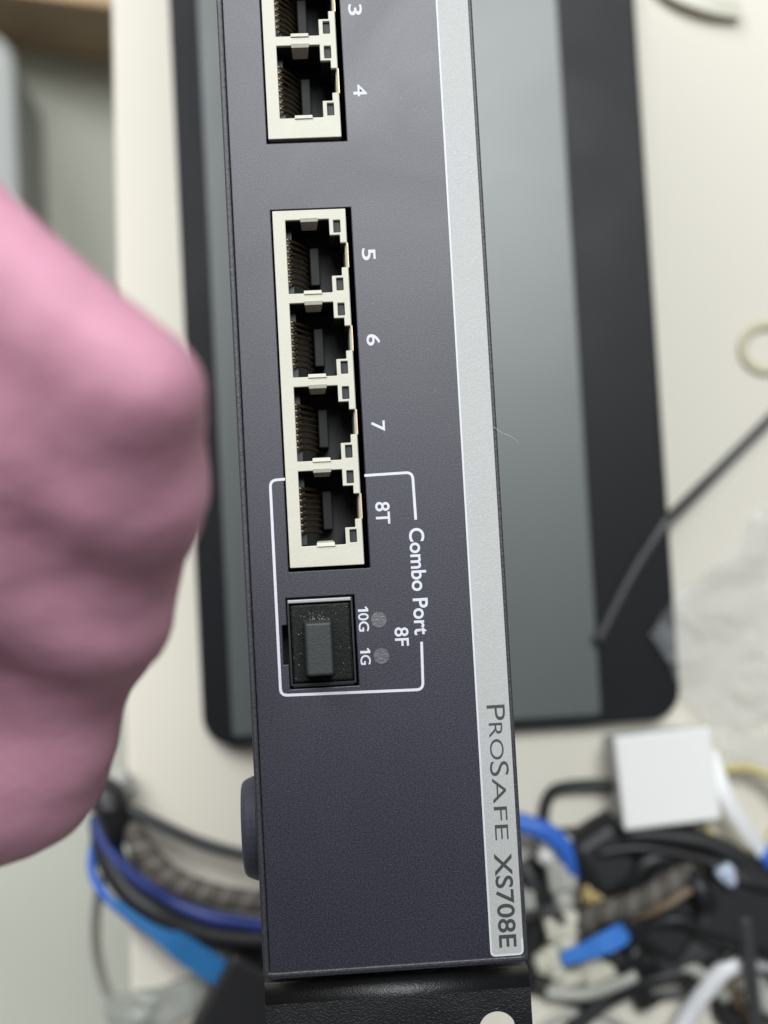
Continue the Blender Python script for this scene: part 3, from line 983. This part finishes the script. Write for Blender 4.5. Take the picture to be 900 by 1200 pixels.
bm = bmesh.new()
c = at(872, 950, 0.006)
pth = [c + Vector((math.cos(a) * 0.0125, math.sin(a) * 0.0125, 0.003 * math.sin(a * 2))) for a in [2 * math.pi * k / 48 for k in range(49)]]
tube(bm, pth, 0.0014, ns=10, flat=1.3)
tag(obj('rubber_band', bm, 'band', smooth=True), 'yellow ring right of the white box', 'rubber band')
ribbon('white_strap', 'white strap crossing the yellow ring', [(832, 880, 9), (850, 930, 12), (875, 972, 12), (905, 1012, 9), (930, 1040, 6)], 4.2, 0.8, 'white_cable', 'strap')
sheet('plastic_bag', 'cloudy plastic wrapper above the yellow ring at the right edge', [(838, 868, 3), (930, 850, 3), (940, 905, 3), (850, 912, 3)], 'film', 7, 7.7, 14, 10)

# ------------------------------------------------------------------ left of the switch
cable('black_cable', 'thin dark cable stretched from the black tie to the switch', [(128, 940, 12), (150, 948, 12), (190, 968, 11), (235, 988, 10), (285, 1002, 9), (345, 1012, 8)], 1.9, 'grey_cable')
twisted('braided_cord', 'grey brown braided cord curving from the black tie behind the switch', [(122, 940, 9), (146, 962, 10), (172, 1000, 11), (200, 1028, 11), (240, 1046, 11), (285, 1055, 10), (345, 1060, 9)], 3.4, 'braid', 11)
cable('navy_cable', 'navy blue cable curving below the braided cord', [(112, 955, 6), (120, 985, 8), (140, 1012, 9), (170, 1038, 9), (205, 1058, 8), (250, 1076, 12), (300, 1084, 11), (345, 1088, 10)], 2.1, 'navy_cable')
cable('black_cable', 'black cable below the navy one in the left bundle', [(118, 960, 5), (124, 1000, 7), (146, 1040, 9), (180, 1068, 11), (220, 1088, 10), (265, 1098, 9), (345, 1103, 8)], 3.5, 'black_cable')
cable('black_cable', 'second black cable inside the left bundle', [(125, 960, 3), (136, 1010, 4), (165, 1052, 4), (205, 1078, 4), (250, 1090, 4), (345, 1096, 4)], 3.4, 'black_cable')
cable('light_grey_cable', 'pale cable between the navy and black ones in the left bundle', [(165, 1028, 3), (195, 1046, 3), (225, 1064, 3), (270, 1080, 3), (345, 1094, 3)], 1.8, 'light_cable')
cable('blue_cable', 'thin blue cable at the outer side of the left bundle', [(118, 965, 2), (109, 995, 2), (109, 1025, 2), (124, 1050, 3), (150, 1074, 4), (185, 1098, 5), (210, 1112, 5)], 1.3, 'blue_cable')
ribbon('blue_strap', 'flat sky blue strap end in front of the black adapter at left', [(128, 1052, 9), (160, 1074, 12), (196, 1098, 13), (228, 1121, 12), (262, 1143, 11)], 7.6, 1.2, 'sky_strap', 'strap', taper=0.12)
adapter('power_adapter', 'tilted black adapter at the bottom left beside the switch', 288, 1178, 22, 26, 16, -32, 'black_plastic', bev=2)
tie = thing('cable_tie', 'black strap knot holding the left cable bundle at the table edge', 'cable tie', tuple(at(130, 950, 0)))
bm = bmesh.new()
tube(bm, spline(pts3([(112, 918, 4), (124, 932, 10), (134, 955, 12), (138, 985, 8)]), 8), 0.0042, ns=12, rad=lambda t: 0.0030 + 0.0022 * math.sin(math.pi * t))
PT('band', bm, 'black_cable', tie, smooth=True)
bm = bmesh.new()
tube(bm, spline(pts3([(112, 940, 8), (128, 948, 15), (150, 952, 10)]), 8), 0.003, ns=10)
PT('wrap', bm, 'black_cable', tie, smooth=True)
plug_end('network_plug', 'small pale plug shape standing for a glint above the black strap knot', 146, 916, 5, 7, 5, 30, 'light_cable', z0=2)  # added shape, its pale colour stands for a glint on the bundle
cable('light_grey_cable', 'thin grey cord hanging over the table edge at bottom left', [(118, 1030, -2), (112, 1075, -14), (114, 1120, -26), (126, 1165, -34), (150, 1225, -40)], 1.7, 'light_cable')
sheet('plastic_wrapper', 'cloudy grey plastic wrapper at the table edge in the bottom left corner', [(116, 1172, 1.5), (242, 1136, 1.5), (246, 1164, 1.5), (150, 1240, 1.5)], 'film_grey', 3, 5.5, 16, 12)

# ------------------------------------------------------------------ on the floor, left
FZ = -0.50
p0 = at(-60, 74, FZ + 0.001)
mt = Matrix.Translation((0, 0, 0))
wbx = thing('wooden_box', 'brown wooden box with a top coloured as if lit on the floor at top left', 'wooden box', (p0.x + 0.1, p0.y + 0.06, FZ))
d0 = at(10, 58, FZ); d1 = at(128, 74, FZ)
ang = math.atan2(d1.y - d0.y, d1.x - d0.x)
mt = Matrix.Translation((d0.x, d0.y, FZ)) @ Matrix.Rotation(ang, 4, 'Z')
PT('body', box(-0.12, 0.22, 0.0, 0.16, 0.001, 0.095, mt), 'wood', wbx, bevel=0.002)
PT('lid', box(-0.123, 0.223, -0.003, 0.163, 0.0955, 0.103, mt), 'wood_lit', wbx, bevel=0.002)
g0 = at(-20, 40, -0.40); g1 = at(24, 300, -0.40)
gb = thing('storage_bin', 'pale grey rounded bin on the floor in front of the wooden box', 'bin', (g0.x, (g0.y + g1.y) / 2, FZ))
PT('body', prism(roundrect(g1.x - 0.20, g1.x, g1.y, g0.y, 0.022, 8), FZ + 0.001, -0.405), 'grey_plastic', gb, bevel=0.006, seg=3)
PT('lid', prism(roundrect(g1.x - 0.202, g1.x + 0.002, g1.y - 0.002, g0.y + 0.002, 0.023, 8), -0.4045, -0.395), 'grey_plastic', gb, bevel=0.004, seg=3)
